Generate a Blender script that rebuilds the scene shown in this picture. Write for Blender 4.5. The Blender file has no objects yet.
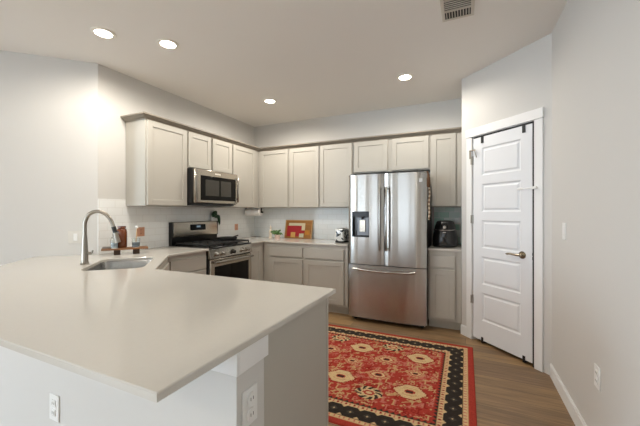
import bpy, bmesh, math, random
import numpy as np
from mathutils import Matrix, Vector
SC = bpy.context.scene
COL = SC.collection
PI = math.pi
R = math.radians

# ------------------------------------------------------------------ camera
cam = bpy.data.cameras.new('camera')
cam.lens = 316.0 / 640 * 36; cam.sensor_width = 36; cam.sensor_fit = 'HORIZONTAL'
cam.shift_y = -1.0 / 640; cam.clip_start = 0.02
co = bpy.data.objects.new('camera', cam); COL.objects.link(co)
co.location = (0, 0, 1.325); co.rotation_euler = (R(90), 0, 0.4315)
SC.camera = co

# ------------------------------------------------------------------ light and exposure
SC.view_settings.view_transform = 'Standard'; SC.view_settings.look = 'None'
SC.view_settings.gamma = 1.0; SC.view_settings.use_curve_mapping = False
SC.view_settings.exposure = 1.28
SC.cycles.diffuse_bounces = 8; SC.cycles.max_bounces = 12
W = bpy.data.worlds.new('sky'); SC.world = W; W.use_nodes = True
W.node_tree.nodes['Background'].inputs[0].default_value = (0.80, 0.90, 1.0, 1)
W.node_tree.nodes['Background'].inputs[1].default_value = 2.5

def area(name, loc, rot, sx, sy, power, col):
    l = bpy.data.lights.new(name, 'AREA'); l.shape = 'RECTANGLE'; l.size = sx; l.size_y = sy
    l.energy = power; l.color = col
    o = bpy.data.objects.new(name, l); COL.objects.link(o); o.location = loc; o.rotation_euler = rot
    return o
DAY = (0.66, 0.84, 1.0)
# daylight entering by the three windows of the living area behind the camera
area('daylight_rear', (-2.45, -6.66, 1.4), (R(90), 0, R(180)), 1.6, 2.1, 250, DAY)
area('daylight_rear_far', (-4.6, -6.66, 1.4), (R(90), 0, R(180)), 1.3, 2.1, 210, DAY)
area('daylight_side', (-6.36, -3.9, 1.4), (R(90), 0, R(-90)), 3.2, 2.1, 130, DAY)
LAMP_POWER = 23
FILL_POWER = 16  # power of the added fill downlights behind the camera

# ------------------------------------------------------------------ helpers
def lin(h):
    h = h.lstrip('#'); v = [int(h[i:i+2], 16) / 255 for i in (0, 2, 4)]
    return tuple(x / 12.92 if x <= 0.04045 else ((x + 0.055) / 1.055) ** 2.4 for x in v)

def mat(name, col, rough=0.5, metal=0.0, spec=0.5, emit=None, es=0, coat=0, bump=None, vary=None, alpha=None, trans=0):
    """procedural Principled material; vary = (scale, amount) value noise, bump = (scale, strength)"""
    m = bpy.data.materials.new(name); m.use_nodes = True
    nt = m.node_tree; b = nt.nodes['Principled BSDF']
    c = lin(col) if isinstance(col, str) else col
    b.inputs['Base Color'].default_value = (*c, 1)
    b.inputs['Roughness'].default_value = rough; b.inputs['Metallic'].default_value = metal
    b.inputs['Specular IOR Level'].default_value = spec; b.inputs['Coat Weight'].default_value = coat
    b.inputs['Transmission Weight'].default_value = trans
    if emit: b.inputs['Emission Color'].default_value = (*emit, 1); b.inputs['Emission Strength'].default_value = es
    tc = nt.nodes.new('ShaderNodeTexCoord')
    if vary:
        n = nt.nodes.new('ShaderNodeTexNoise'); n.inputs['Scale'].default_value = vary[0]; n.inputs['Detail'].default_value = 4
        r = nt.nodes.new('ShaderNodeMapRange'); r.inputs[3].default_value = 1 - vary[1]; r.inputs[4].default_value = 1 + vary[1]
        x = nt.nodes.new('ShaderNodeVectorMath'); x.operation = 'SCALE'; x.inputs[0].default_value = c
        nt.links.new(tc.outputs['Object'], n.inputs['Vector']); nt.links.new(n.outputs['Fac'], r.inputs[0])
        nt.links.new(r.outputs[0], x.inputs['Scale']); nt.links.new(x.outputs[0], b.inputs['Base Color'])
    if bump:
        n = nt.nodes.new('ShaderNodeTexNoise'); n.inputs['Scale'].default_value = bump[0]; n.inputs['Detail'].default_value = 3
        bp = nt.nodes.new('ShaderNodeBump'); bp.inputs['Strength'].default_value = bump[1]; bp.inputs['Distance'].default_value = 0.002
        nt.links.new(tc.outputs['Object'], n.inputs['Vector']); nt.links.new(n.outputs['Fac'], bp.inputs['Height'])
        nt.links.new(bp.outputs[0], b.inputs['Normal'])
    return m

class MB:
    def __init__(s, M=None): s.bm = bmesh.new(); s.M = M or Matrix()
    def _merge(s, t, M=None):
        me = bpy.data.meshes.new('t'); bmesh.ops.recalc_face_normals(t, faces=t.faces[:]); t.to_mesh(me); t.free()
        me.transform(s.M @ (M or Matrix())); s.bm.from_mesh(me); bpy.data.meshes.remove(me); return s
    def box(s, x0, y0, z0, x1, y1, z1, bev=0.0, seg=1, M=None):
        t = bmesh.new(); bmesh.ops.create_cube(t, size=1)
        for v in t.verts:
            v.co = Vector(((x0+x1)/2 + v.co.x*(x1-x0), (y0+y1)/2 + v.co.y*(y1-y0), (z0+z1)/2 + v.co.z*(z1-z0)))
        if bev: bmesh.ops.bevel(t, geom=t.edges[:], offset=bev, segments=seg, affect='EDGES', profile=0.6)
        return s._merge(t, M)
    def prism(s, poly, z0, z1, bev=0.0, M=None, seg=1):
        t = bmesh.new(); vs = [t.verts.new((x, y, z0)) for x, y in poly]; f = t.faces.new(vs)
        r = bmesh.ops.extrude_face_region(t, geom=[f])
        for v in r['geom']:
            if isinstance(v, bmesh.types.BMVert): v.co.z = z1
        if bev:
            es = [e for e in t.edges if abs(e.verts[0].co.z - e.verts[1].co.z) < 1e-7]
            bmesh.ops.bevel(t, geom=es, offset=bev, segments=seg, affect='EDGES')
        return s._merge(t, M)
    def lathe(s, prof, c=(0, 0, 0), seg=24, M=None, cap=True, sx=1, sy=1):
        t = bmesh.new(); rings = []
        for r, z in prof:
            if r < 1e-6: rings.append([t.verts.new((c[0], c[1], c[2]+z))])
            else: rings.append([t.verts.new((c[0]+sx*r*math.cos(2*PI*k/seg), c[1]+sy*r*math.sin(2*PI*k/seg), c[2]+z)) for k in range(seg)])
        for a, b in zip(rings, rings[1:]):
            for k in range(seg):
                j = (k+1) % seg
                if len(a) == 1 and len(b) == 1: continue
                if len(a) == 1: t.faces.new((a[0], b[j], b[k]))
                elif len(b) == 1: t.faces.new((a[k], a[j], b[0]))
                else: t.faces.new((a[k], a[j], b[j], b[k]))
        if cap:
            for rg in (rings[0], rings[-1]):
                if len(rg) > 2: t.faces.new(rg)
        return s._merge(t, M)
    def cyl(s, p, q, r, seg=16, r2=None):
        p = Vector(p); q = Vector(q); d = q - p
        M = Matrix.Translation(p) @ d.to_track_quat('Z', 'Y').to_matrix().to_4x4()
        return s.lathe([(r, 0), (r if r2 is None else r2, d.length)], seg=seg, M=M)
    def tube(s, pts, r, seg=10):
        pts = [Vector(p) for p in pts]; n = len(pts); rs = r if isinstance(r, (list, tuple)) else [r]*n
        t = bmesh.new(); rings = []; up = None
        for i, p in enumerate(pts):
            d = (pts[min(i+1, n-1)] - pts[max(i-1, 0)]).normalized()
            if up is None:
                up = Vector((0, 0, 1)) if abs(d.z) < 0.9 else Vector((1, 0, 0))
            a = (up - d*up.dot(d)).normalized(); b = d.cross(a); up = a
            rings.append([t.verts.new(p + rs[i]*(math.cos(2*PI*k/seg)*a + math.sin(2*PI*k/seg)*b)) for k in range(seg)])
        for a, b in zip(rings, rings[1:]):
            for k in range(seg): t.faces.new((a[k], a[(k+1) % seg], b[(k+1) % seg], b[k]))
        t.faces.new(rings[0]); t.faces.new(rings[-1])
        return s._merge(t)
    def slab_hole(s, outer, hole, z0, z1, ch=0.003):
        """slab with a hole; the top arris of both outlines is eased by ch"""
        def inset(P, d):
            n = len(P); A = sum(P[i][0]*P[(i+1) % n][1]-P[(i+1) % n][0]*P[i][1] for i in range(n)); sg = 1 if A > 0 else -1; out = []
            for i in range(n):
                p, q, r = Vector(P[i-1]), Vector(P[i]), Vector(P[(i+1) % n]); a = (q-p).normalized(); b = (r-q).normalized()
                na = Vector((-a.y, a.x))*sg; nb = Vector((-b.y, b.x))*sg; m = (na+nb); m = m/max(m.length_squared/2, .2)
                out.append(tuple(q+m*d))
            return out
        t = bmesh.new(); L = []
        for sets in ((inset(outer, ch), inset(hole, -ch), z1), (outer, hole, z1-ch), (outer, hole, z0)):
            L.append([[t.verts.new((x, y, sets[2])) for x, y in P] for P in sets[:2]])
        for row in (L[0], L[2]):
            es = [t.edges.new((v[i], v[(i+1) % len(v)])) for v in row for i in range(len(v))]
            bmesh.ops.triangle_fill(t, edges=es, use_beauty=True)
        for a, b in zip(L, L[1:]):
            for u, v in zip(a, b):
                n = len(u)
                for i in range(n): t.faces.new((u[i], u[(i+1) % n], v[(i+1) % n], v[i]))
        return s._merge(t)
    def build(s, name, m, parent=None, label=None, smooth=True, kind=None):
        me = bpy.data.meshes.new(name); s.bm.to_mesh(me); s.bm.free()
        for x in (m if isinstance(m, (list, tuple)) else [m]): me.materials.append(x)
        if smooth:
            me.polygons.foreach_set('use_smooth', [True]*len(me.polygons)); me.set_sharp_from_angle(angle=R(38))
        o = bpy.data.objects.new(name, me); COL.objects.link(o)
        if parent: o.parent = parent
        if label: o['label'] = label
        if kind: o['kind'] = kind
        return o

def thing(name, label, cat, loc=(0, 0, 0), rz=0, group=None):
    o = bpy.data.objects.new(name, None); o.empty_display_size = 0.1; COL.objects.link(o)
    o.location = loc; o.rotation_euler = (0, 0, R(rz)); o['label'] = label; o['category'] = cat
    if group: o['group'] = group
    return o
def tag(o, label, cat, group=None, loc=None, rz=0):
    o['label'] = label; o['category'] = cat
    if group: o['group'] = group
    if loc: o.location = loc; o.rotation_euler = (0, 0, R(rz))
    return o
def sroot(name, loc=(0, 0, 0), rz=0):
    o = bpy.data.objects.new(name, None); COL.objects.link(o); o.location = loc; o.rotation_euler = (0, 0, R(rz)); o['kind'] = 'structure'
    return o
def struct(name, mb, m, parent=None): return mb.build(name, m, parent, kind=None if parent else 'structure')
def bez(pts, n=16):
    """Catmull-Rom through pts"""
    P = [Vector(p) for p in pts]; P = [2*P[0]-P[1]] + P + [2*P[-1]-P[-2]]; out = []
    for i in range(1, len(P)-2):
        for k in range(n):
            t = k/n; a, b, c, d = P[i-1:i+3]
            out.append(0.5*((2*b) + (c-a)*t + (2*a-5*b+4*c-d)*t*t + (3*b-a-3*c+d)*t**3))
    out.append(P[-2]); return out

# ------------------------------------------------------------------ materials
M_wall = mat('wall_paint', '#CDCBC7', 0.75, bump=(220, 0.08), vary=(1.3, 0.012))
M_ceil = mat('ceiling_paint', '#E6E3DE', 0.9, bump=(150, 0.12))
M_trim = mat('white_trim_paint', '#E6E6E5', 0.45)
M_door = mat('white_door_paint', '#E0E2E5', 0.42)
M_cab = mat('greige_cabinet_paint', '#B1ADA4', 0.5, vary=(3, 0.015))
M_crown = mat('greige_crown_paint', '#877F73', 0.5)
M_quartz = mat('white_quartz', '#C6C2BA', 0.13, spec=0.45, vary=(60, 0.02))
M_black = mat('black_enamel', '#0E0E0F', 0.28)
M_blackmat = mat('black_matte', '#141414', 0.55)
M_iron = mat('cast_iron', '#161616', 0.6, bump=(300, 0.2))
M_blkglass = mat('black_glass', '#050505', 0.08, spec=0.25)
M_blkplast = mat('black_plastic', '#101113', 0.22, coat=0.3)
M_white = mat('white_plastic', '#E4E4E2', 0.4)
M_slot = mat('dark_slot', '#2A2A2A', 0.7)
M_chrome = mat('chrome', '#C9C9C6', 0.08, metal=1)
M_nickel = mat('brushed_nickel', '#9C968C', 0.28, metal=1)
M_darkgrey = mat('fridge_side_grey', '#3A3A3C', 0.5)
M_copper = mat('copper_plate', '#D6A184', 0.45, metal=0.15)
M_paper = mat('paper_towel', '#F6F3EE', 0.9, bump=(120, 0.3))
M_lampwhite = mat('lamp_trim_white', '#E8E4DA', 0.6)
M_lampglow = mat('lamp_lens', '#FFFFFF', 0.5, emit=(1.0, 0.93, 0.8), es=9)

def steel(name, col, rough, aniso, streak):
    m = bpy.data.materials.new(name); m.use_nodes = True; nt = m.node_tree; b = nt.nodes['Principled BSDF']
    b.inputs['Base Color'].default_value = (*lin(col), 1); b.inputs['Metallic'].default_value = 1
    b.inputs['Roughness'].default_value = rough
    tc = nt.nodes.new('ShaderNodeTexCoord'); mp = nt.nodes.new('ShaderNodeMapping'); mp.inputs['Scale'].default_value = streak
    n = nt.nodes.new('ShaderNodeTexNoise'); n.inputs['Scale'].default_value = 1; n.inputs['Detail'].default_value = 2
    bp = nt.nodes.new('ShaderNodeBump'); bp.inputs['Strength'].default_value = 1.0 if aniso > .8 else 0.35; bp.inputs['Distance'].default_value = 0.004
    nt.links.new(tc.outputs['Object'], mp.inputs[0]); nt.links.new(mp.outputs[0], n.inputs['Vector'])
    nt.links.new(n.outputs['Fac'], bp.inputs['Height']); nt.links.new(bp.outputs[0], b.inputs['Normal'])
    b.inputs['Anisotropic'].default_value = aniso; b.inputs['Anisotropic Rotation'].default_value = 0.25
    tg = nt.nodes.new('ShaderNodeTangent'); tg.direction_type = 'RADIAL'; tg.axis = 'Z'
    nt.links.new(tg.outputs[0], b.inputs['Tangent'])
    return m
M_fridge = steel('brushed_stainless_fridge', '#B4B2AE', 0.21, 1.0, (7, 7, 0.06))
M_steel = steel('brushed_stainless', '#C6BFB4', 0.27, 0.5, (3, 3, 3))
M_sink = steel('satin_stainless_sink', '#A7A6A3', 0.25, 0.3, (6, 6, 6))
M_handle = mat('steel_handle', '#B4B1AC', 0.2, metal=1)

# laminate plank floor, boards running along X
def floor_mat():
    m = bpy.data.materials.new('oak_plank_floor'); m.use_nodes = True; nt = m.node_tree; L = nt.links.new; b = nt.nodes['Principled BSDF']
    tc = nt.nodes.new('ShaderNodeTexCoord')
    br = nt.nodes.new('ShaderNodeTexBrick'); br.offset = 0.37; br.offset_frequency = 2; br.squash = 1
    br.inputs['Scale'].default_value = 1; br.inputs['Brick Width'].default_value = 1.22; br.inputs['Row Height'].default_value = 0.152
    br.inputs['Mortar Size'].default_value = 0.0018; br.inputs['Mortar Smooth'].default_value = 0.3; br.inputs['Bias'].default_value = 0.0
    br.inputs['Color1'].default_value = (*lin('#80664A'), 1); br.inputs['Color2'].default_value = (*lin('#A1825A'), 1)
    br.inputs['Mortar'].default_value = (*lin('#4E4032'), 1)
    L(tc.outputs['Object'], br.inputs['Vector'])
    mp = nt.nodes.new('ShaderNodeMapping'); mp.inputs['Scale'].default_value = (1.6, 26, 1); L(tc.outputs['Object'], mp.inputs[0])
    n = nt.nodes.new('ShaderNodeTexNoise'); n.inputs['Scale'].default_value = 1.7; n.inputs['Detail'].default_value = 7; n.inputs['Roughness'].default_value = 0.65
    n.inputs['Distortion'].default_value = 0.6
    L(mp.outputs[0], n.inputs['Vector'])
    mp2 = nt.nodes.new('ShaderNodeMapping'); mp2.inputs['Scale'].default_value = (1.1, 6.5, 1); L(tc.outputs['Object'], mp2.inputs[0])
    n2 = nt.nodes.new('ShaderNodeTexNoise'); n2.inputs['Scale'].default_value = 1.5; n2.inputs['Detail'].default_value = 3; L(mp2.outputs[0], n2.inputs['Vector'])
    r = nt.nodes.new('ShaderNodeMapRange'); r.inputs[1].default_value = 0.3; r.inputs[2].default_value = 0.7; r.inputs[3].default_value = 0.66; r.inputs[4].default_value = 1.22
    L(n.outputs['Fac'], r.inputs[0])
    r2 = nt.nodes.new('ShaderNodeMapRange'); r2.inputs[1].default_value = 0.3; r2.inputs[2].default_value = 0.7; r2.inputs[3].default_value = 0.78; r2.inputs[4].default_value = 1.2
    L(n2.outputs['Fac'], r2.inputs[0])
    mu = nt.nodes.new('ShaderNodeMath'); mu.operation = 'MULTIPLY'; L(r.outputs[0], mu.inputs[0]); L(r2.outputs[0], mu.inputs[1])
    x = nt.nodes.new('ShaderNodeVectorMath'); x.operation = 'SCALE'; L(br.outputs['Color'], x.inputs[0]); L(mu.outputs[0], x.inputs['Scale'])
    L(x.outputs[0], b.inputs['Base Color']); b.inputs['Roughness'].default_value = 0.42
    bp = nt.nodes.new('ShaderNodeBump'); bp.inputs['Strength'].default_value = 0.25; bp.inputs['Distance'].default_value = 0.002
    L(n.outputs['Fac'], bp.inputs['Height']); L(bp.outputs[0], b.inputs['Normal'])
    return m
M_floor = floor_mat()

def tile_mat(name, axis, c1, c2, grout, w=0.152, h=0.076):
    m = bpy.data.materials.new(name); m.use_nodes = True; nt = m.node_tree; L = nt.links.new; b = nt.nodes['Principled BSDF']
    tc = nt.nodes.new('ShaderNodeTexCoord'); sx = nt.nodes.new('ShaderNodeSeparateXYZ'); cx = nt.nodes.new('ShaderNodeCombineXYZ')
    L(tc.outputs['Object'], sx.inputs[0]); L(sx.outputs[axis], cx.inputs[0]); L(sx.outputs[2], cx.inputs[1])
    br = nt.nodes.new('ShaderNodeTexBrick'); br.offset = 0.5
    br.inputs['Scale'].default_value = 1; br.inputs['Brick Width'].default_value = w; br.inputs['Row Height'].default_value = h
    br.inputs['Mortar Size'].default_value = 0.003; br.inputs['Mortar Smooth'].default_value = 0.2
    br.inputs['Color1'].default_value = (*lin(c1), 1); br.inputs['Color2'].default_value = (*lin(c2), 1); br.inputs['Mortar'].default_value = (*lin(grout), 1)
    L(cx.outputs[0], br.inputs['Vector']); L(br.outputs['Color'], b.inputs['Base Color']); b.inputs['Roughness'].default_value = 0.18
    bp = nt.nodes.new('ShaderNodeBump'); bp.inputs['Strength'].default_value = 0.3; bp.inputs['Distance'].default_value = 0.002; bp.invert = True
    L(br.outputs['Fac'], bp.inputs['Height']); L(bp.outputs[0], b.inputs['Normal'])
    return m
M_tileL = tile_mat('white_subway_tile_left', 1, '#F1F2F0', '#EEF0EF', '#E6E6E3')
M_tileB = tile_mat('white_subway_tile_back', 0, '#F0F3F3', '#ECF1F2', '#E4E7E6')
M_tileN = tile_mat('glassy_aqua_tile', 0, '#F4FAF8', '#AEDCCB', '#F4F6F5', 0.125, 0.078)

def glass_mat():
    m = bpy.data.materials.new('window_glass'); m.use_nodes = True; nt = m.node_tree; nt.nodes.remove(nt.nodes['Principled BSDF'])
    o = nt.nodes['Material Output']; t = nt.nodes.new('ShaderNodeBsdfTransparent'); g = nt.nodes.new('ShaderNodeBsdfGlossy'); g.inputs['Roughness'].default_value = 0.02
    x = nt.nodes.new('ShaderNodeMixShader'); x.inputs[0].default_value = 0.06
    nt.links.new(t.outputs[0], x.inputs[1]); nt.links.new(g.outputs[0], x.inputs[2]); nt.links.new(x.outputs[0], o.inputs[0]); return m
M_glass = glass_mat()
def clear_mat(name, col, rough=0.03):
    m = bpy.data.materials.new(name); m.use_nodes = True; b = m.node_tree.nodes['Principled BSDF']
    b.inputs['Base Color'].default_value = (*lin(col), 1); b.inputs['Transmission Weight'].default_value = 1; b.inputs['Roughness'].default_value = rough
    b.inputs['IOR'].default_value = 1.3; return m
M_amber = mat('amber_glaze', '#64300C', 0.15, coat=0.4, vary=(14, 0.25))
M_clear = clear_mat('clear_glass', '#F0F4F4')
def wood_mat(name, col, sc=(2, 30, 30), amt=0.3):
    m = mat(name, col, 0.5); nt = m.node_tree; b = nt.nodes['Principled BSDF']
    tc = nt.nodes.new('ShaderNodeTexCoord'); mp = nt.nodes.new('ShaderNodeMapping'); mp.inputs['Scale'].default_value = sc
    n = nt.nodes.new('ShaderNodeTexNoise'); n.inputs['Scale'].default_value = 1; n.inputs['Detail'].default_value = 6
    r = nt.nodes.new('ShaderNodeMapRange'); r.inputs[1].default_value = .3; r.inputs[2].default_value = .7; r.inputs[3].default_value = 1-amt; r.inputs[4].default_value = 1+amt
    x = nt.nodes.new('ShaderNodeVectorMath'); x.operation = 'SCALE'; x.inputs[0].default_value = lin(col)
    nt.links.new(tc.outputs['Object'], mp.inputs[0]); nt.links.new(mp.outputs[0], n.inputs['Vector']); nt.links.new(n.outputs['Fac'], r.inputs[0])
    nt.links.new(r.outputs[0], x.inputs['Scale']); nt.links.new(x.outputs[0], b.inputs['Base Color']); return m
M_wood = wood_mat('acacia_wood', '#7A5434')
M_board = wood_mat('honey_oak_board', '#A8712F', (3, 3, 40), 0.22)

# ------------------------------------------------------------------ plan
XL, YB, HC = -3.252, 4.405, 2.770
YC = 1.889
XP, YP = -0.038, 3.770
XR, YR = 0.633, 3.100
YREAR, XFAR = -6.5, -6.2
T = 0.12

# ------------------------------------------------------------------ the shell
struct('floor', MB().box(XFAR-T, YREAR-T, -0.1, XR+T+.9, YB+T, 0), M_floor)
struct('ceiling', MB().box(XFAR-T, YREAR-T, HC, XR+T+.9, YB+T, HC+0.1), M_ceil)
struct('wall_left', MB().prism([(XL, YC), (XL, YB+T), (XL-T, YB+T), (XL-T, YC+T*.41)], 0, HC), M_wall)
struct('wall_back', MB().box(XL, YB, 0, XR+T+.8, YB+T, HC), M_wall)
YD = YC - (XL - XFAR)
struct('wall_diagonal', MB().prism([(XL, YC), (XL-T, YC+T*.41), (XFAR-T, YD-T+T*1.41), (XFAR, YD)], 0, HC), M_wall)
struct('wall_pantry_side', MB().prism([(XP, YP), (XP, YB), (XP+.1, YB), (XP+.1, YP+.04)], 0, HC), M_wall)
struct('wall_pantry_right', MB().box(XR+T, YR, 0, XR+T+.1, YB, HC), M_wall)
struct('wall_right', MB().prism([(XR, YREAR), (XR, YR), (XR+T, YR+.05), (XR+T, YREAR)], 0, HC), M_wall)
# pantry wall at 45 degrees, with the opening of the door: local x along the wall from its left corner, local -y to the room
PL = 0.9489
D0, D1, DH = 0.160, 0.790, 2.095
wp = MB().box(0, 0, 0, D0-.02, .1, HC).box(D1+.02, 0, 0, PL, .1, HC).box(D0-.02, 0, DH+.012, D1+.02, .1, HC)
o = struct('wall_pantry_front', wp, M_wall); o.location = (XP, YP, 0); o.rotation_euler = (0, 0, R(-45))
# living area behind the camera
def wall_with_windows(name, L, wins, loc, rz):
    """wins: list of (x0, x1, z0, z1); local x along the wall, room on local -y"""
    m = MB(); x = 0
    for x0, x1, z0, z1 in wins:
        m.box(x, 0, 0, x0, T, HC); m.box(x0, 0, 0, x1, T, z0); m.box(x0, 0, z1, x1, T, HC); x = x1
    m.box(x, 0, 0, L, T, HC)
    o = struct(name, m, M_wall); o.location = loc; o.rotation_euler = (0, 0, R(rz))
def window(name, loc, rz, x0, x1, z0, z1):
    r = sroot(name, loc, rz)
    f = MB(); w = .05
    f.box(x0, .03, z0, x0+w, .1, z1).box(x1-w, .03, z0, x1, .1, z1).box(x0+w, .03, z0, x1-w, .1, z0+w).box(x0+w, .03, z1-w, x1-w, .1, z1)
    f.box(x0+w, .04, (z0+z1)/2-.02, x1-w, .09, (z0+z1)/2+.02)
    f.build('window_frame', M_trim, r)
    MB().box(x0+w, .06, z0+w, x1-w, .064, z1-w).build('window_glass', M_glass, r)
    MB().box(x0-.05, -.04, z0-.03, x1+.05, .03, z0, .004).build('window_sill', M_trim, r)
Lr = XR - XFAR
# rear wall faces +Y: local x runs to -X
wr = [(XR+1.65, XR+3.25, .35, 2.4), (XR+3.95, XR+5.25, .35, 2.4)]
wall_with_windows('wall_rear', Lr, wr, (XR, YREAR, 0), 180)
window('window_1', (XR, YREAR, 0), 180, *wr[0]); window('window_2', (XR, YREAR, 0), 180, *wr[1])
wl = [(1.0, 4.2, .35, 2.4)]
wall_with_windows('wall_far_left', YD-YREAR, wl, (XFAR, YREAR, 0), 90)
window('window_3', (XFAR, YREAR, 0), 90, *wl[0])

def baseboard(name, L, loc, rz, h=.105, x0=0):
    m = MB(); m.box(x0, -.014, 0, L, 0, h-.012).box(x0, -.011, h-.012, L, 0, h, .003)
    o = struct(name, m, M_trim); o.location = loc; o.rotation_euler = (0, 0, R(rz))
baseboard('baseboard_right', YR-YREAR, (XR, YR, 0), -90)
baseboard('baseboard_pantry_side', YB-YP-.05, (XP, YP+.02, 0), 90)   # seen edge-on beside the small base cabinet
bpy.data.objects['baseboard_pantry_side'].location = (XP, YP+.02, 0)
bpy.data.objects['baseboard_pantry_side'].rotation_euler = (0, 0, R(-90)); bpy.data.objects['baseboard_pantry_side'].location = (XP, YP+.16, 0)
bpy.data.objects.remove(bpy.data.objects['baseboard_pantry_side'])
m = MB().box(0, -.014, 0, D0-.075, 0, .093).box(0, -.011, .093, D0-.075, 0, .105, .003)
o = struct('baseboard_pantry', m, M_trim); o.location = (XP, YP, 0); o.rotation_euler = (0, 0, R(-45))

# door casing (craftsman, flat head a little wider than the legs)
m = MB()
m.box(D0-.078, -.018, 0, D0-.008, 0, DH+.006, .002).box(D1+.020, -.012, 0, D1+.092, 0, DH+.010, .002)
m.box(D0-.086, -.020, DH+.010, D1+.1, 0, DH+.095, .002)
m.box(D0-.02, 0, 0, D0-.006, .1, DH+.006).box(D1+.0185, 0, 0, D1+.02, .1, DH+.006).box(D0-.006, 0, DH+.006, D1+.010, .1, DH+.012)
m.box(D0-.006, .05, 0, D0+.012, .062, DH+.002).box(D1-.012, .05, 0, D1+.006, .062, DH+.002)
o = struct('trim_1', m, M_trim); o.location = (XP, YP, 0); o.rotation_euler = (0, 0, R(-45))

# pantry door: five horizontal panels
dr = sroot('door_1', (XP, YP, 0), -45)
def panel_door(x0, x1, z0, z1):
    m = MB(); st, top, bot, gap = .105, .11, .20, .085; n = 5
    ph = (z1-z0-top-bot-gap*(n-1))/n
    m.box(x0, .006, z0, x0+st, .045, z1).box(x1-st, .006, z0, x1, .045, z1)
    zs = [z0+bot+k*(ph+gap) for k in range(n)]
    m.box(x0+st, .006, z0, x1-st, .045, zs[0])
    for k in range(n):
        a = zs[k]; b = a+ph
        m.box(x0+st, .006, b, x1-st, .045, zs[k+1] if k < n-1 else z1)
        # sloped sticking, recess and raised field
        t = bmesh.new(); r0 = (x0+st, a, x1-st, b)
        def ring(i, y): return [t.verts.new((r0[0]+i, y, r0[1]+i)), t.verts.new((r0[2]-i, y, r0[1]+i)), t.verts.new((r0[2]-i, y, r0[3]-i)), t.verts.new((r0[0]+i, y, r0[3]-i))]
        rs = [ring(0, .006), ring(.012, .016), ring(.022, .016), ring(.036, .0075)]
        for p, q in zip(rs, rs[1:]):
            for j in range(4): t.faces.new((p[j], p[(j+1) % 4], q[(j+1) % 4], q[j]))
        t.faces.new(rs[-1]); m._merge(t)
    return m
ob = panel_door(D0, D1-.001, .032, DH-.012).build('door_leaf', M_door, dr, smooth=False); ob.location.y = -.008
MB().box(D1, .000, .0, D1+.018, .02, DH-.012).box(D0, .000, DH-.011, D1+.018, .02, DH+.0055).build('gap_shade_strip', M_slot, dr, 'dark strip painted as the shade in the gap of the door')  # dark strips stand in for the shade in the side and top gaps
hx, hz = .700, .946
m = MB(); m.cyl((hx, -.002, hz), (hx, -.006, hz), .033, 28).cyl((hx, -.006, hz), (hx, -.045, hz), .012)
m.tube(bez([(hx+.008, -.048, hz), (hx-.03, -.052, hz), (hx-.08, -.05, hz+.003), (hx-.125, -.046, hz-.002)], 6), [.0105]*6+[.0095]*12+[.0075])
m.build('door_handle', mat('aged_nickel', '#B8AE9C', 0.25, metal=1), dr, 'satin nickel lever handle with round rose')
for z in (.42, 1.25, 1.86):
    m = MB(); m.cyl((D0-.003, -.004, z-.045), (D0-.003, -.004, z+.045), .006, 12).box(D0-.02, -.0185, z-.042, D0-.006, -.0175, z+.042)
    m.build('hinge', M_nickel, dr, 'satin nickel hinge')
m = MB().box(D1+.001, -.006, hz-.03, D1+.017, -.0005, hz-.004).box(D1+.001, -.006, hz+.006, D1+.017, -.0005, hz+.03)
m.build('strike_plate', M_slot, dr, 'dark strike plate')

# child latch straps
def latch(name, lab, x0, x1, z, both):
    t = thing(name, lab, 'latch', (XP, YP, 0), -45)
    MB().box(x0, -.008, z-.011, x0+.045, .006, z+.011, .003).build('pad', M_white, t)
    MB().box(x1-.045, -.036, z-.011, x1, -.019, z+.011, .003).build('pad', M_white, t)
    MB().tube(bez([(x0+.04, -.006, z), ((x0+x1)/2, -.03, z-.002), (x1-.04, -.034, z)], 6), .0035, 8).build('strap', M_white, t)
latch('safety_latch', 'white child safety latch strap across the gap of the pantry door', .655, .845, 1.53, 1)
t = thing('swing_bar_lock', 'small metal swing bar lock high on the hinge side of the pantry door', 'lock', (XP, YP, 0), -45)
MB().box(D0-.035, -.0225, 1.88, D0-.012, -.0185, 1.97, .001).box(D0-.03, -.03, 1.955, D0+.05, -.023, 1.967, .002).build('plate', M_nickel, t)
MB().tube([(D0+.04, -.027, 1.96), (D0+.055, -.03, 1.92), (D0+.05, -.012, 1.885)], .004, 8).build('arm', M_nickel, t)
t = thing('over_door_rack', 'black metal hooks of a rack hung over the pantry door', 'rack', (XP, YP, 0), -45)
for x in (D0+.115, D1-.075):
    MB().box(x-.014, -.0085, DH-.075, x+.014, -.0025, DH-.008).box(x-.014, -.0085, DH-.0115, x+.014, .05, DH-.0085).build('hook', M_blackmat, t)
    MB().box(x-.011, -.0085, .008, x+.011, -.0025, .065).box(x-.011, -.0085, .008, x+.009, .05, .022).build('bottom_clip', M_blackmat, t)

# half wall of the peninsula with its trim board
PX, PY0, PY1 = -0.66, 0.800, 0.950
struct('wall_peninsula', MB().box(-2.80, PY0, 0, PX, PY1, .891), M_wall)
struct('wall_peninsula_corner', MB().prism([(-2.80, PY0), (-2.80, PY1), (-3.50, 1.62), (-3.58, 1.53), (-2.86, PY0)], 0, .891), M_wall)
m = MB().box(-2.84, PY0-.012, .808, PX+.012, PY0, .891, .0015).box(PX, PY0, .808, PX+.012, PY1+.012, .891, .0015)
struct('trim_2', m, M_trim)
baseboard('baseboard_peninsula', 2.2+PX*0, (-2.86, PY0, 0), 0)

# tile backsplashes
struct('wall_tile_left', MB().box(XL, YC, .914, XL+.008, YB, 1.3885).box(XL, YC, 1.3885, XL+.008, 2.162, 1.455), M_tileL)
struct('wall_tile_back', MB().box(XL+.008, YB-.008, .914, -1.36, YB, 1.3885), M_tileB)
struct('wall_tile_nook', MB().box(-.375, YB-.008, .914, XP, YB, 1.3885), M_tileN)

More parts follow.
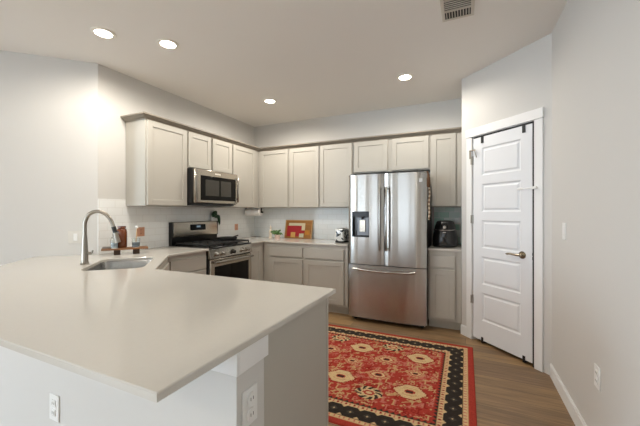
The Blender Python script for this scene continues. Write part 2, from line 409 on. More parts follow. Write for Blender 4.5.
# ------------------------------------------------------------------ cabinets
def shaker(m, x0, x1, z0, z1, fr=.058, th=.02, flat=False):
    """door or drawer front in the plane y in [-th, 0]"""
    b = .0018
    if flat: m.box(x0, -th, z0, x1, 0, z1, .003); return m
    m.box(x0, -th, z0, x0+fr, 0, z1, b).box(x1-fr, -th, z0, x1, 0, z1, b)
    m.box(x0+fr-b, -th, z0, x1-fr+b, 0, z0+fr, b).box(x0+fr-b, -th, z1-fr, x1-fr+b, 0, z1, b)
    m.box(x0+fr-.002, -th+.009, z0+fr-.002, x1-fr+.002, -.002, z1-fr+.002)
    return m
def upper(label, loc, rz, w, z0, z1, doors, depth=.303, group='upper kitchen cabinets'):
    t = thing('wall_cabinet', label, 'cabinet', loc, rz, group)
    MB().box(.0005, .001, z0, w-.0005, depth, z1, .001).build('body', M_cab, t)
    for x0, x1, a, b in doors: shaker(MB(), x0, x1, a, b).build('door', M_cab, t, smooth=False)
    return t
UB, UT = 1.39, 2.285
XF, YF = XL+.31, YB-.31         # face-frame planes of the uppers
# left wall run (rot 90: local x = +Y)
upper('tall greige upper cabinet at the outer end of the left wall', (XF, 2.164, 0), 90, .526, UB, UT, [(.012, .512, UB+.008, 2.262)])
upper('short two-door greige upper cabinet above the microwave', (XF, 2.690, 0), 90, .770, 1.838, UT, [(.012, .366, 1.852, 2.262), (.398, .756, 1.852, 2.262)])
upper('tall greige upper cabinet between microwave and room corner', (XF, 3.460, 0), 90, YF-3.460-.004, UB, UT, [(.018, .516, UB+.008, 2.262)])
# back wall run (rot 0)
upper('greige upper cabinet in the corner above the paper towels', (XL+.002, YF, 0), 0, .862, UB, UT, [(.349, .844, UB+.008, 2.262)])
upper('two-door greige upper cabinet above the leaning wooden board and toaster', (-2.388, YF, 0), 0, .998, UB, UT, [(.016, .488, UB+.008, 2.262), (.508, .984, UB+.008, 2.262)])
upper('short two-door greige upper cabinet above the refrigerator', (-1.388, YF, 0), 0, .992, 1.848, UT, [(.018, .470, 1.862, 2.262), (.528, .978, 1.862, 2.262)])
upper('narrow greige upper cabinet above the air fryer', (-.395, YF, 0), 0, .355, UB, UT, [(.018, .290, UB+.008, 2.262)])

# crown along all uppers: profile swept round the corner with mitres
def crown():
    prof = [(0, 2.265), (-.006, 2.265), (-.008, 2.275), (-.018, 2.28), (-.03, 2.29), (-.046, 2.303), (-.054, 2.306), (-.054, 2.320), (0, 2.320)]
    # path of the cabinet face (left end return, left run, corner, back run); outward offset = toward the room
    fx, fy = XF-.001, YF-.001
    path = [(XL+.002, 2.163), (fx, 2.163), (fx, fy), (XP-.002, fy)]
    off = [(0, -1), (1, -1), (1, -1), (0, -1)]
    t = bmesh.new(); rings = []
    for (px, py), (ox, oy) in zip(path, off):
        rings.append([t.verts.new((px+ox*-d, py+oy*-d, z)) for d, z in prof])
    for a, b in zip(rings, rings[1:]):
        n = len(a)
        for i in range(n): t.faces.new((a[i], a[(i+1) % n], b[(i+1) % n], b[i]))
    t.faces.new(rings[0]); t.faces.new(rings[-1])
    return MB()._merge(t)
struct('trim_3', crown(), M_crown)

BT = .8905
def base(label, loc, rz, w, fronts, depth=.606, toe=True, group='base kitchen cabinets', dkick=.075):
    t = thing('base_cabinet', label, 'cabinet', loc, rz, group)
    MB().box(.0005, .0, .105, w-.0005, depth, BT, .001).build('body', M_cab, t)
    MB().box(.0005, dkick, 0, w-.0005, dkick+.016, .105).build('toe_kick', M_cab, t)
    for kind, x0, x1, a, b in fronts:
        shaker(MB(), x0, x1, a, b, flat=(kind == 'drawer')).build(kind, M_cab, t, smooth=False)
    return t
YBF, XBF = YB-.61, XL+.61
base('wide greige base cabinet nearest the corner under the leaning board', (XBF+.002, YBF, 0), 0, .655, [('drawer', .115, .634, .706, .838), ('door', .115, .634, .135, .680)])
base('greige base cabinet beside the refrigerator under the toaster', (-1.985, YBF, 0), 0, .630, [('drawer', .021, .579, .706, .838), ('door', .021, .579, .135, .680)])
base('narrow greige base cabinet between refrigerator and pantry', (-.387, YBF, 0), 0, .347, [('drawer', .020, .282, .706, .838), ('door', .020, .282, .135, .680)])
base('greige drawer base cabinet between sink corner and range', (XBF, 2.185, 0), 90, .500, [('drawer', .015, .485, .70, .838), ('drawer', .015, .485, .42, .685), ('drawer', .015, .485, .135, .405)])
base('slim greige base cabinet between range and corner', (XBF, 3.455, 0), 90, YBF-3.455-.002, [('door', .03, .26, .135, .838)])

# peninsula cabinet run: grey end panel towards the camera, doors to the kitchen side
t = thing('peninsula_cabinet', 'greige cabinet run forming the end of the peninsula behind the white half wall', 'cabinet', (PX, 1.535, 0), 180, 'base kitchen cabinets')
MB().box(.02, .02, .105, 1.36, .56, .885).build('body', M_cab, t)
MB().box(.02, .075, 0, 1.36, .091, .105).build('toe_kick', M_cab, t)
MB().box(0, .025, 0, .02, .583, .8905, .001).build('end_panel', M_cab, t)
MB().box(-.003, 0, 0, .04, .025, .8905, .002).build('corner_stile', M_cab, t)
for k in range(3):
    a = .055+k*.435
    shaker(MB(), a, a+.415, .706, .838, flat=True).build('drawer', M_cab, t, smooth=False)
    shaker(MB(), a, a+.415, .135, .68).build('door', M_cab, t, smooth=False)
# corner sink base with a diagonal front
p0, p1 = Vector((-2.046, 1.545)), Vector((-2.632, 2.175)); dl = (p1-p0).length
ang = math.degrees(math.atan2(p1.y-p0.y, p1.x-p0.x))
t = thing('sink_cabinet', 'greige corner cabinet with a diagonal front under the sink', 'cabinet', (p0.x, p0.y, 0), ang, 'base kitchen cabinets')
MB().box(0, 0, .105, dl, .018, BT).build('face_frame', M_cab, t)
MB().box(0, .075, 0, dl, .091, .105).build('toe_kick', M_cab, t)
shaker(MB(), .05, dl-.05, .706, .838, flat=True).build('false_drawer', M_cab, t, smooth=False)
shaker(MB(), .05, dl/2-.01, .135, .68).build('door', M_cab, t, smooth=False); shaker(MB(), dl/2+.01, dl-.05, .135, .68).build('door', M_cab, t, smooth=False)

# ------------------------------------------------------------------ worktops
def rrect(cx, cy, a, b, r, ang, n=6):
    pts = []; c, s = math.cos(ang), math.sin(ang)
    for qx, qy, st in ((1, 1, 0), (-1, 1, 90), (-1, -1, 180), (1, -1, 270)):
        for k in range(n+1):
            th = R(st+90*k/n); x = qx*(a-r)+r*math.cos(th); y = qy*(b-r)+r*math.sin(th)
            pts.append((cx+c*x-s*y, cy+s*x+c*y))
    return pts
SX, SY, SA, SB = -2.52, 1.645, .305, .20
CT0, CT1 = .892, .914
outer = [(-.636, .496), (-.632, 1.575), (-2.035, 1.575), (-2.604, 2.162), (-2.604, 2.686), (XL+.009, 2.686), (XL+.009, YC+.004), (XL, YC-.001), (-3.605, YC-.355), (-2.55, .496)]
o = MB().slab_hole(outer, rrect(SX, SY, SA, SB, .07, R(-45)), CT0, CT1).build('countertop', M_quartz)
o.data.shade_flat() if hasattr(o.data, 'shade_flat') else None
tag(o, 'large white quartz worktop of the peninsula with the sink cut in', 'countertop', 'white quartz worktops')
m = MB().prism([(XL+.009, 3.455), (XBF+.028, 3.455), (XBF+.028, YBF-.03), (-1.352, YBF-.03), (-1.352, YB-.009), (XL+.009, YB-.009)], CT0, CT1, .002)
tag(m.build('countertop', M_quartz), 'white quartz worktop along the back wall from range to refrigerator', 'countertop', 'white quartz worktops')
m = MB().box(-.389, YBF-.03, CT0, XP-.002, YB-.009, CT1, .002)
tag(m.build('countertop', M_quartz), 'short white quartz worktop under the black air fryer', 'countertop', 'white quartz worktops')

# sink
t = thing('sink', 'undermount stainless corner sink set in the white worktop', 'sink', (SX, SY, 0), -45)
def basin():
    t = bmesh.new(); loops = []
    for (a, b, r, z) in ((SA+.02, SB+.02, .08, CT0-.001), (SA+.004, SB+.004, .072, CT0-.001), (SA-.002, SB-.002, .07, CT0-.02), (SA-.012, SB-.012, .065, .70), (SA-.03, SB-.03, .055, .685), (.05, .05, .05, .678)):
        loops.append([t.verts.new((x, y, z)) for x, y in rrect(0, 0, a, b, min(r, b), 0)])
    for a, b in zip(loops, loops[1:]):
        n = len(a)
        for i in range(n): t.faces.new((a[i], a[(i+1) % n], b[(i+1) % n], b[i]))
    t.faces.new(loops[-1]); bmesh.ops.recalc_face_normals(t, faces=t.faces[:])
    return MB()._merge(t)
basin().build('basin', M_sink, t)
MB().lathe([(0, .679), (.03, .679), (.035, .682), (.045, .682), (.045, .6785)], seg=24).build('drain', M_chrome, t)

# faucet: tapered body, gooseneck, black-collared spray head, side lever
fx, fy = -2.728, 1.488
t = thing('faucet', 'tall brushed nickel gooseneck pull-down faucet behind the sink', 'faucet', (fx, fy, CT1), 0)
MB().lathe([(.030, 0), (.031, .006), (.027, .012), (.024, .02), (.0225, .1), (.0165, .21), (.0150, .23)], seg=24).build('body', M_nickel, t)
d = Vector((.80, .60, 0)).normalized()
def fp(r, z): return (d.x*r, d.y*r, z)
arc = [fp(0, .22), fp(0, .30), fp(.006, .345), fp(.03, .392), fp(.075, .415), fp(.125, .408), fp(.168, .372), fp(.192, .325), fp(.203, .29)]
MB().tube(bez(arc, 6), .0145, 14).build('neck', M_nickel, t)
a = Vector(fp(.203, .292)); q = Vector(fp(.216, .245)); e = Vector(fp(.236, .165))
MB().cyl(a, q, .0165, 18).build('collar', M_blackmat, t, 'black collar of the spray head')
MB().cyl(q, e, .0165, 18, .021).build('spray_head', M_nickel, t)
sd = Vector((-d.y, d.x, 0)) * 1
MB().cyl((0, 0, .085), (d.x*.045, d.y*.045, .085), .011, 14).tube([(d.x*.042, d.y*.042, .085), (d.x*.05, d.y*.05, .09), (d.x*.056, d.y*.056, .108)], [.008, .008, .006], 8).build('lever', M_nickel, t)

# ------------------------------------------------------------------ refrigerator
FX0, FX1, FY = -1.305, -0.391, 3.662
t = thing('refrigerator', 'stainless french-door refrigerator with water dispenser and bottom freezer drawer', 'refrigerator', (FX0, FY, 0), 0)
FWD = FX1-FX0; SE = .439
MB().box(.012, .085, .03, FWD-.012, .715, 1.765, .004).build('body', M_darkgrey, t, 'dark grey cabinet sides')
MB().box(.03, .05, .03, FWD-.03, .09, .055).build('kick_grille', M_blackmat, t)
def front_y(x, x0, x1):
    u = (x-(x0+x1)/2)/((x1-x0)/2)
    return .010*u**6 + .008*u*u
def contour(x0, x1, a, b, y1=.08, n=20, rnd=.012):
    xs = [a+(b-a)*i/n for i in range(n+1)]
    pts = [(x, front_y(x, x0, x1)) for x in xs]
    return [*pts, (b, y1), (a, y1)]
g = .004
ZD0, ZD1 = .698, 1.775
dx0, dx1, dz0, dz1 = .045, .262, 1.022, 1.332
m = MB()
L0, L1 = 0.0, SE-g
m.prism(contour(L0, L1, L0, dx0, n=6), ZD0, ZD1).prism(contour(L0, L1, dx1, L1, n=12), ZD0, ZD1)
m.prism(contour(L0, L1, dx0, dx1, n=12), ZD0, dz0).prism(contour(L0, L1, dx0, dx1, n=12), dz1, ZD1)
bmesh.ops.remove_doubles(m.bm, verts=m.bm.verts[:], dist=1e-5)
ld = m.build('door', M_fridge, t, 'left door with water dispenser')
# dispenser
m = MB().box(dx0, .065, dz0, dx1, .078, dz1).box(dx0, .008, dz0, dx0+.006, .066, dz1).box(dx1-.006, .004, dz0, dx1, .066, dz1).box(dx0, .004, dz0, dx1, .066, dz0+.008).box(dx0, .004, dz1-.006, dx1, .066, dz1)
m.build('dispenser_recess', M_blkplast, ld)
MB().box(dx0+.006, .001, dz1-.062, dx1-.006, .04, dz1-.006, .002).build('control_panel', M_blkglass, ld)
MB().box(dx0+.055, .048, dz0+.02, dx1-.02, .064, dz1-.075, .003).build('back_plate', mat('dispenser_grey', '#7E8084', .35, metal=.6), ld)
MB().box(dx0+.085, .034, dz0+.06, dx1-.055, .049, dz1-.1, .004).build('paddle', M_steel, ld)
MB().cyl(((dx0+dx1)/2+.015, .035, dz1-.062), ((dx0+dx1)/2+.015, .035, dz1-.092), .014).build('spout', M_blackmat, ld)
rd = MB().prism(contour(SE+g, FWD, SE+g, FWD, n=28), ZD0, ZD1).build('door', M_fridge, t, 'right door')
MB().box(.395+SE, front_y(.395+SE, SE+g, FWD)-.002, 1.662, .43+SE, front_y(.43+SE, SE+g, FWD)+.02, 1.70).build('badge', mat('badge_grey', '#C2C2C2', .4), rd)
fd = MB().prism(contour(0, FWD, 0, FWD, n=36), .055, .688).build('freezer_drawer', M_fridge, t)
def vhandle(x, parent):
    m = MB(); z0, z1 = .875, 1.62
    m.tube(bez([(x, -.038, z0), (x, -.052, z0+.12), (x, -.058, (z0+z1)/2), (x, -.052, z1-.12), (x, -.038, z1)], 8), .0125, 12)
    for z in (z0+.025, z1-.025): m.cyl((x, .02, z), (x, -.04, z), .010)
    m.build('handle', M_handle, parent)
vhandle(SE-.038, ld); vhandle(SE+.042, rd)
m = MB(); m.tube(bez([(.07, -.035, .648), (.2, -.052, .638), (FWD/2, -.060, .632), (FWD-.2, -.052, .638), (FWD-.115, -.035, .648)], 8), .0125, 12)
for x in (.10, FWD-.14): m.cyl((x, .03, .645), (x, -.038, .645), .010)
m.build('handle', M_handle, fd)
for x in (.06, FWD-.06):
    MB().lathe([(.016, 0), (.02, .004), (.012, .03)], (x, .11, 0), 14).build('foot', M_blackmat, t)
    MB().box(x-.03, .02, 1.7755, x+.03, .1, 1.787, .003).build('hinge_cover', M_blackmat, t)

# cloths hanging on the right side of the refrigerator
t = thing('pot_holder', 'dark brown pot holder hanging on the upper side of the refrigerator', 'pot holder', (FX1+.0015, 3.675, 0))
m = MB(); m.tube(bez([(.002, .03, 1.78), (.014, .02, 1.74), (.016, .01, 1.70), (.016, .015, 1.64), (.013, .02, 1.60)], 5), [.008]*5+[.013]*5+[.019]*5+[.02]*5+[.006], 12)
m.build('pad', mat('brown_quilt', '#5A3D26', .9, bump=(90, .4)), t)
MB().tube([(.0, .03, 1.79), (.012, .03, 1.795), (.012, .03, 1.77)], .003, 6).build('hook', M_blackmat, t)
t = thing('kitchen_towel', 'beige and brown kitchen towel hanging down the refrigerator side', 'towel', (FX1+.0015, 3.675, 0))
tb = bmesh.new(); rows = []
for i in range(15):
    z = 1.60-.36*i/14; rows.append([])
    for k in range(9):
        u = k/8; y = .01+.11*(u-.3)*(0.35+.65*min(1, i/6)); x = .020+.009*math.sin(u*9+i*.2)+.003*math.sin(i*.7)
        rows[-1].append(tb.verts.new((x, y+.02, z)))
for a, b in zip(rows, rows[1:]):
    for k in range(8): tb.faces.new((a[k], a[k+1], b[k+1], b[k]))
bmesh.ops.solidify(tb, geom=tb.faces[:], thickness=.004)
def stripe_mat():
    m = mat('striped_cloth', '#C9B49B', .95); nt = m.node_tree; b = nt.nodes['Principled BSDF']
    tc = nt.nodes.new('ShaderNodeTexCoord'); w = nt.nodes.new('ShaderNodeTexWave'); w.bands_direction = 'Z'; w.inputs['Scale'].default_value = 7
    cr = nt.nodes.new('ShaderNodeValToRGB'); cr.color_ramp.elements[0].color = (*lin('#8A6449'), 1); cr.color_ramp.elements[1].color = (*lin('#E6D8C4'), 1)
    cr.color_ramp.elements[0].position = .15; cr.color_ramp.elements[1].position = .3
    nt.links.new(tc.outputs['Object'], w.inputs[0]); nt.links.new(w.outputs['Fac'], cr.inputs[0]); nt.links.new(cr.outputs[0], b.inputs['Base Color']); return m
MB()._merge(tb).build('cloth', stripe_mat(), t)

# ------------------------------------------------------------------ range
RW = .758
t = thing('range', 'stainless gas range with black cooktop against the left wall', 'stove', (-2.590, 2.692, 0), 90)
MB().box(0, .03, .03, RW, .652, .905, .002).build('body', M_blackmat, t, 'black body sides')
MB().box(.01, .012, .075, RW-.01, .03, .205, .004).build('drawer', M_steel, t)
od = MB().box(.008, 0, .215, RW-.008, .03, .785, .005).build('oven_door', M_steel, t)
MB().box(.07, -.003, .30, RW-.07, .002, .700, .002).build('window', M_blkglass, od, 'black glass oven window')
m = MB().tube([(.035, -.045, .752), (RW-.035, -.045, .752)], .0155, 16)
for x in (.06, RW-.06): m.box(x-.012, -.045, .742, x+.012, .002, .762, .003)
m.build('handle', M_handle, od)
M4 = Matrix()
m = MB(); m.prism([(-.002, .795), (-.010, .80), (.012, .902), (.05, .902), (.05, .795)], .0, RW, .002, M=Matrix(((0, 0, 1, 0), (1, 0, 0, 0), (0, 1, 0, 0), (0, 0, 0, 1))))
cp = m.build('control_panel', M_steel, t)
for k, x in enumerate((.10, .20, .379, .558, .658)):
    m = MB(); m.cyl((x, .004, .848), (x, -.010, .845), .027, 20, .025).cyl((x, -.010, .845), (x, -.036, .84), .022, 20, .019).box(x-.003, -.041, .823, x+.003, -.034, .858, .001)
    m.build('knob', M_handle if k != 2 else M_blkplast, cp, None if k != 2 else 'black centre knob')
MB().box(0, .008, .905, RW, .60, .921, .004).build('cooktop', M_black, t, 'black enamel cooktop')
for x in (.19, .57):
    for y in (.17, .43):
        MB().lathe([(.055, .921), (.052, .928), (.036, .93), (.036, .937), (.03, .941), (0, .942)], (x, y, 0), 24).build('burner', M_iron, t)
MB().lathe([(.045, .921), (.042, .93), (.03, .937), (0, .938)], (.379, .30, 0), 24, sy=2.4).build('burner', M_iron, t)
for x0, x1 in ((.02, .262), (.266, .492), (.496, RW-.02)):
    m = MB(); z0, z1 = .942, .957; w = .011
    m.box(x0, .03, z0, x0+w, .56, z1, .002).box(x1-w, .03, z0, x1, .56, z1, .002)
    for y in (.03, .165, .29, .42, .549): m.box(x0, y, z0, x1, y+w, z1, .002)
    m.box((x0+x1)/2-w/2, .03, z0, (x0+x1)/2+w/2, .56, z1, .002)
    for x in (x0, x1-w):
        for y in (.03, .549): m.box(x, y, .921, x+w, y+w, z0)
    m.build('grate', M_iron, t)
# back guard: black riser, steel console with display
bg = MB().box(0, .60, .905, RW, .652, 1.02).build('backguard_riser', M_black, t)
m = MB(); m.prism([(.585, 1.02), (.578, 1.04), (.592, 1.195), (.60, 1.202), (.652, 1.202), (.652, 1.02)], .012, RW-.012, .002, M=Matrix(((0, 0, 1, 0), (1, 0, 0, 0), (0, 1, 0, 0), (0, 0, 0, 1))))
bc = m.build('backguard', M_steel, t)
MB().box(0, .585, 1.015, .012, .652, 1.2).build('backguard_cap', M_blackmat, t)
MB().box(RW-.012, .585, 1.015, RW, .652, 1.2).build('backguard_cap', M_blackmat, t)
Mb = Matrix.Translation((0, .583, 1.125)) @ Matrix.Rotation(R(-5), 4, 'X')
MB(Mb).box(.27, -.004, -.035, .52, .004, .04, .001).build('display', M_blkglass, bc, 'black display panel')
MB(Mb).box(.365, -.0052, 0, .43, -.004, .024).build('clock', mat('clock_glow', '#101418', .2, emit=(.55, .75, .9), es=.12), bc)

# black griddle pan on the back right burner
t = thing('griddle_pan', 'black cast iron griddle pan on the far burner of the range', 'pan', (-2.87, 2.692+.60, .9575), 90)
MB().lathe([(0, 0), (.10, 0), (.125, .012), (.128, .035), (.122, .035), (.117, .014), (0, .008)], seg=32).build('body', M_iron, t)
m = MB().tube(bez([(.12, 0, .028), (.17, .01, .034), (.24, .02, .042)], 5), .009, 8)
m.build('handle', M_iron, t)

# plant with trailing leaves on the back guard
t = thing('potted_plant', 'small dark green plant in white pot on the range back guard', 'plant', (-3.215, 3.385, 1.203))
MB().lathe([(0, 0), (.022, 0), (.028, .05), (.025, .05), (.022, .04), (0, .04)], seg=20).build('pot', M_white, t)
random.seed(4); m = MB()
for k in range(15):
    a = random.uniform(0, 2*PI); 
    if k < 8: tip = Vector((.02*math.cos(a)+.01, .045*math.sin(a)+.02, random.uniform(.07, .13)))
    else: tip = Vector((.012+.02*random.random(), random.uniform(.11, .125), random.uniform(-.08, .07)))
    b = Vector((0, 0, .045)); mid = (b+tip)/2 + Vector((.01, .012, .03)) if k < 8 else Vector((.012, .098, .06))
    m.tube(bez([b, mid, tip], 4), [.004, .009, .017, .022, .024, .022, .018, .011, .003], 6)
m.build('foliage', mat('deep_green_leaf', '#123F22', .5), t)

# ------------------------------------------------------------------ microwave
t = thing('microwave', 'stainless over-the-range microwave under the short upper cabinet', 'microwave', (-2.842, 2.694, 0), 90)
MW = .762; z0, z1 = 1.422, 1.836
MB().box(0, .022, z0+.004, MW, .40, z1, .003).build('body', M_blackmat, t, 'black casing')
mdoor = MB().box(.012, -.012, z0+.012, MW, .022, z1-.003, .006).build('door', M_steel, t)
MB().box(.095, -.0150, z0+.045, MW-.05, -.010, z1-.075, .003).build('window', M_blkglass, mdoor, 'wide black glass front')
MB().box(.17, -.0156, z0+.10, .40, -.0148, z1-.12).box(.43, -.0156, z0+.10, MW-.14, -.0148, z1-.12).build('window_mesh', mat('microwave_mesh', '#3A3833', .18), mdoor)
m = MB().box(MW-.034, -.046, z0+.03, MW-.010, -.026, z1-.06, .006)
for z in (z0+.06, z1-.09): m.box(MW-.03, -.03, z, MW-.014, -.008, z+.03)
m.build('handle', M_handle, mdoor)
MB().box(.02, -.016, z0+.02, .05, -.011, z1-.012, .003).build('edge_trim', M_handle, mdoor)
MB().box(.33, -.0135, z1-.05, .43, -.0115, z1-.03).build('name_plate', mat('plate_silver', '#D6D0C4', .4), mdoor)
MB().box(.03, .03, z0-.016, MW-.03, .36, z0+.004, .003).build('vent_plate', M_darkgrey, t)

# paper towel roll under the corner cabinet
t = thing('paper_towel_holder', 'white paper towel roll on a rod under the corner upper cabinet', 'paper towels', (-3.078, 4.15, 1.322))
MB().cyl((-.135, 0, 0), (.14, 0, 0), .055, 32).build('roll', M_paper, t)
m = MB().cyl((-.155, 0, 0), (.158, 0, 0), .009).cyl((.158, 0, 0), (.172, 0, 0), .016)
for x in (-.152, .147): m.box(x-.004, -.012, -.012, x+.004, .012, .0675, .001)
m.build('bracket', M_slot, t)

# ------------------------------------------------------------------ small things on the worktops
# wooden riser by the sink
cx, cy, rz = -3.035, 2.02, 57
t = thing('wooden_riser', 'low acacia wood riser tray on the worktop behind the sink', 'tray', (cx, cy, CT1), rz)
MB().box(-.195, -.075, .046, .195, .075, .062, .006, 2).build('board', M_wood, t)
for x in (-.06, .10): MB().box(x-.035, -.06, 0, x+.02, .06, .046, .002).build('foot', mat('dark_wood', '#3A2616', .6), t)
def on_riser(x, y, z=.062):
    c, s = math.cos(R(rz)), math.sin(R(rz)); return (cx+c*x-s*y, cy+s*x+c*y, CT1+z)
t = thing('soap_bottle', 'clear glass soap bottle with dark pump next to the amber jar', 'bottle', on_riser(-.09, -.04))
MB().lathe([(0, 0), (.030, 0), (.034, .01), (.034, .08), (.026, .105), (.013, .115), (.013, .13), (.009, .13), (.009, .112), (.022, .1), (.029, .075), (.029, .008), (0, .006)], seg=24).build('bottle', M_clear, t)
MB().lathe([(0, .008), (.027, .008), (.027, .055), (0, .055)], seg=24).build('soap', mat('blue_grey_soap', '#A9B4BC', .2), t)
m = MB().cyl((0, 0, .122), (0, 0, .142), .015).cyl((0, 0, .142), (0, 0, .165), .005).tube([(0, 0, .165), (.02, .004, .168), (.045, .008, .160)], .006, 8)
m.build('pump', M_blackmat, t)
t = thing('amber_jar', 'tall amber brown glass jar with a rim on the wooden riser', 'jar', on_riser(-.03, .025))
MB().lathe([(0, 0), (.040, 0), (.046, .012), (.046, .155), (.040, .180), (.031, .188), (.036, .194), (.036, .210), (.030, .210), (.029, .190), (.036, .174), (.041, .15), (.041, .012), (0, .008)], seg=28).build('glass', M_amber, t)
t = thing('glass_tumbler', 'small clear tumbler with blue-grey contents at the right of the riser', 'glass', on_riser(.09, .0))
MB().lathe([(0, 0), (.034, 0), (.038, .09), (.0355, .09), (.032, .005), (0, .005)], seg=24).build('glass', M_clear, t)
MB().lathe([(0, .006), (.030, .006), (.032, .045), (0, .045)], seg=24).build('contents', mat('blue_grey_sponge', '#8C98A3', .8), t)
t = thing('soap_dish', 'flat grey stone soap dish at the left end of the riser', 'dish', on_riser(-.145, 0.03))
MB().lathe([(0, 0), (.040, 0), (.047, .012), (.043, .012), (.036, .005), (0, .005)], seg=24).build('plate', mat('grey_stone', '#8D8B88', .6), t)
t = thing('dish_brush', 'wooden handled dish brush standing in the clear tumbler', 'brush', on_riser(.09, .0, .062))
MB().tube([(.0, 0, .05), (.008, .0, .13), (.012, 0, .185)], [.005, .005, .004], 8).build('handle', mat('pale_wood', '#CDB08A', .6), t)
MB().lathe([(0, .185), (.014, .19), (.016, .2), (.010, .212), (0, .214)], (.012, 0, 0), 12).build('knob', M_white, t)

# copper outlet plates on the tile
def duplex(parent_name, label, loc, rz, w, h, mplate, round_=False, slots=True, group=None, toggles=False):
    t = thing(parent_name, label, 'switch' if toggles else 'outlet', loc, rz, group)
    MB().box(-w/2, -.006, -h/2, w/2, 0, h/2, .002).build('plate', mplate, t)
    if toggles:
        MB().box(-.017, -.010, -.034, .017, -.004, .034, .002).build('rocker', M_white, t)
    else:
        for z in ((-.026, .026) if round_ else (-.021, .021)):
            m = MB()
            if round_: m.cyl((0, -.004, z), (0, -.012, z), .0215, 24)
            else: m.box(-.0165, -.009, z-.0155, .0165, -.004, z+.0155, .004)
            f = m.build('receptacle', mplate if mplate is M_copper else M_white, t)
            d = -.0125 if round_ else -.0095
            MB().box(-.008, d, z-.005, -.0055, d+.002, z+.006).box(.0055, d, z-.005, .008, d+.002, z+.006).build('slots', M_slot if mplate is not M_copper else mat('brown_slot', '#6b4a3a', .6), f)
    return t
duplex('outlet', 'copper outlet plate on the tile above the wooden riser', (XL+.008, 2.33, 1.108), 90, .09, .10, M_copper, group='copper outlet plates')
duplex('outlet', 'copper outlet plate on the tile between range and corner', (XL+.008, 3.925, 1.09), 90, .075, .095, M_copper, group='copper outlet plates')
duplex('outlet', 'white outlet on the long face of the half wall at lower left', (-1.69, PY0, .440), 0, .075, .118, M_white, group='white outlets')
duplex('outlet', 'white outlet with two round sockets on the end of the half wall', (PX, .865, .675), 90, .078, .125, M_white, True, group='white outlets')
duplex('outlet', 'white outlet low on the right wall above the baseboard', (XR, 2.12, .457), -90, .075, .118, M_white, group='white outlets')
duplex('light_switch', 'white rocker switch on the right wall beside the pantry door', (XR, 2.735, 1.19), -90, .075, .118, M_white, toggles=True)
q = .125
duplex('light_switch', 'white rocker switch on the angled left wall beyond the faucet', (XL-q, YC-q, 1.085), 45, .12, .118, mat('ivory_plastic', '#D2CFC8', .5), toggles=True)

# back worktop: figurine, plant, leaning board, toaster
t = thing('figurine', 'slim cream figurine standing beside the little plant', 'figurine', (-2.765, 4.16, CT1))
MB().lathe([(0, 0), (.036, 0), (.038, .008), (.026, .018), (.022, .05), (.030, .10), (.026, .15), (.013, .175), (.016, .19), (.02, .205), (.014, .228), (.004, .25), (0, .27)], seg=20, M=Matrix.Scale(.8, 4)).build('body', mat('cream_ceramic', '#DDD0BE', .4), t)
t = thing('potted_herb', 'small leafy green plant in a pale pink pot left of the board', 'plant', (-2.60, 4.10, CT1))
MB().lathe([(0, 0), (.036, 0), (.045, .065), (.04, .065), (.034, .05), (0, .05)], seg=24).build('pot', mat('pale_pink_ceramic', '#D9BFB3', .45), t)
m = MB(); random.seed(9)
for k in range(34):
    a = random.uniform(0, 2*PI); r = random.uniform(.03, .12); tip = Vector((r*math.cos(a)*1.0-.02, r*math.sin(a)*.7, .06+random.uniform(.0, .085)))
    b = Vector((0, 0, .05)); mid = (b+tip)/2 + Vector((0, 0, .028))
    m.tube(bez([b, mid, tip], 4), [.0015, .002, .003, .007, .012, .014, .011, .007, .001], 6)
m.build('foliage', mat('leaf_green', '#587A44', .55, vary=(30, .4)), t)

Mt = Matrix.Rotation(R(-11), 4, 'X')     # top leans back to the tile
t = thing('picture_board', 'oak board with red and cream panels leaning on the back tile', 'picture', (-2.375, 4.325, CT1))
BW, BH = .235, .285
MB(Mt).box(-BW, -.004, 0, BW, .010, BH, .003).build('board', M_board, t)
M_rim = mat('pale_oak_edge', '#C9A77A', .5)
MB(Mt).box(-BW-.006, -.006, 0, -BW+.006, .012, BH+.006, .002).box(BW-.006, -.006, 0, BW+.006, .012, BH+.006, .002).box(-BW, -.006, BH-.006, BW, .012, BH+.006, .002).build('frame', M_rim, t)
M_red = mat('red_card', '#B01E26', .5, vary=(40, .1)); M_cream = mat('cream_card', '#E3D6B4', .6, vary=(50, .12))
MB(Mt).box(-.20, -.0085, .03, .055, -.004, .195, .001).box(.055, -.0085, .085, .115, -.004, .125, .001).build('red_panel', M_red, t)
MB(Mt).box(-.175, -.0075, .198, .115, -.004, .24, .001).box(.058, -.0075, .128, .115, -.004, .2, .001).build('cream_panel', M_cream, t)
MB(Mt).box(-.125, -.0115, .012, -.045, -.0085, .095, .001).build('tan_panel', mat('tan_card', '#D9A85C', .6, vary=(60, .15)), t)
MB(Mt).box(.025, -.0115, .015, .10, -.004, .075, .001).build('white_panel', mat('white_card', '#D8D8BE', .6, vary=(70, .2)), t)
MB(Mt).box(.12, -.0075, .06, .20, -.004, .13, .001).build('amber_panel', mat('amber_card', '#C9862A', .6, vary=(40, .2)), t)

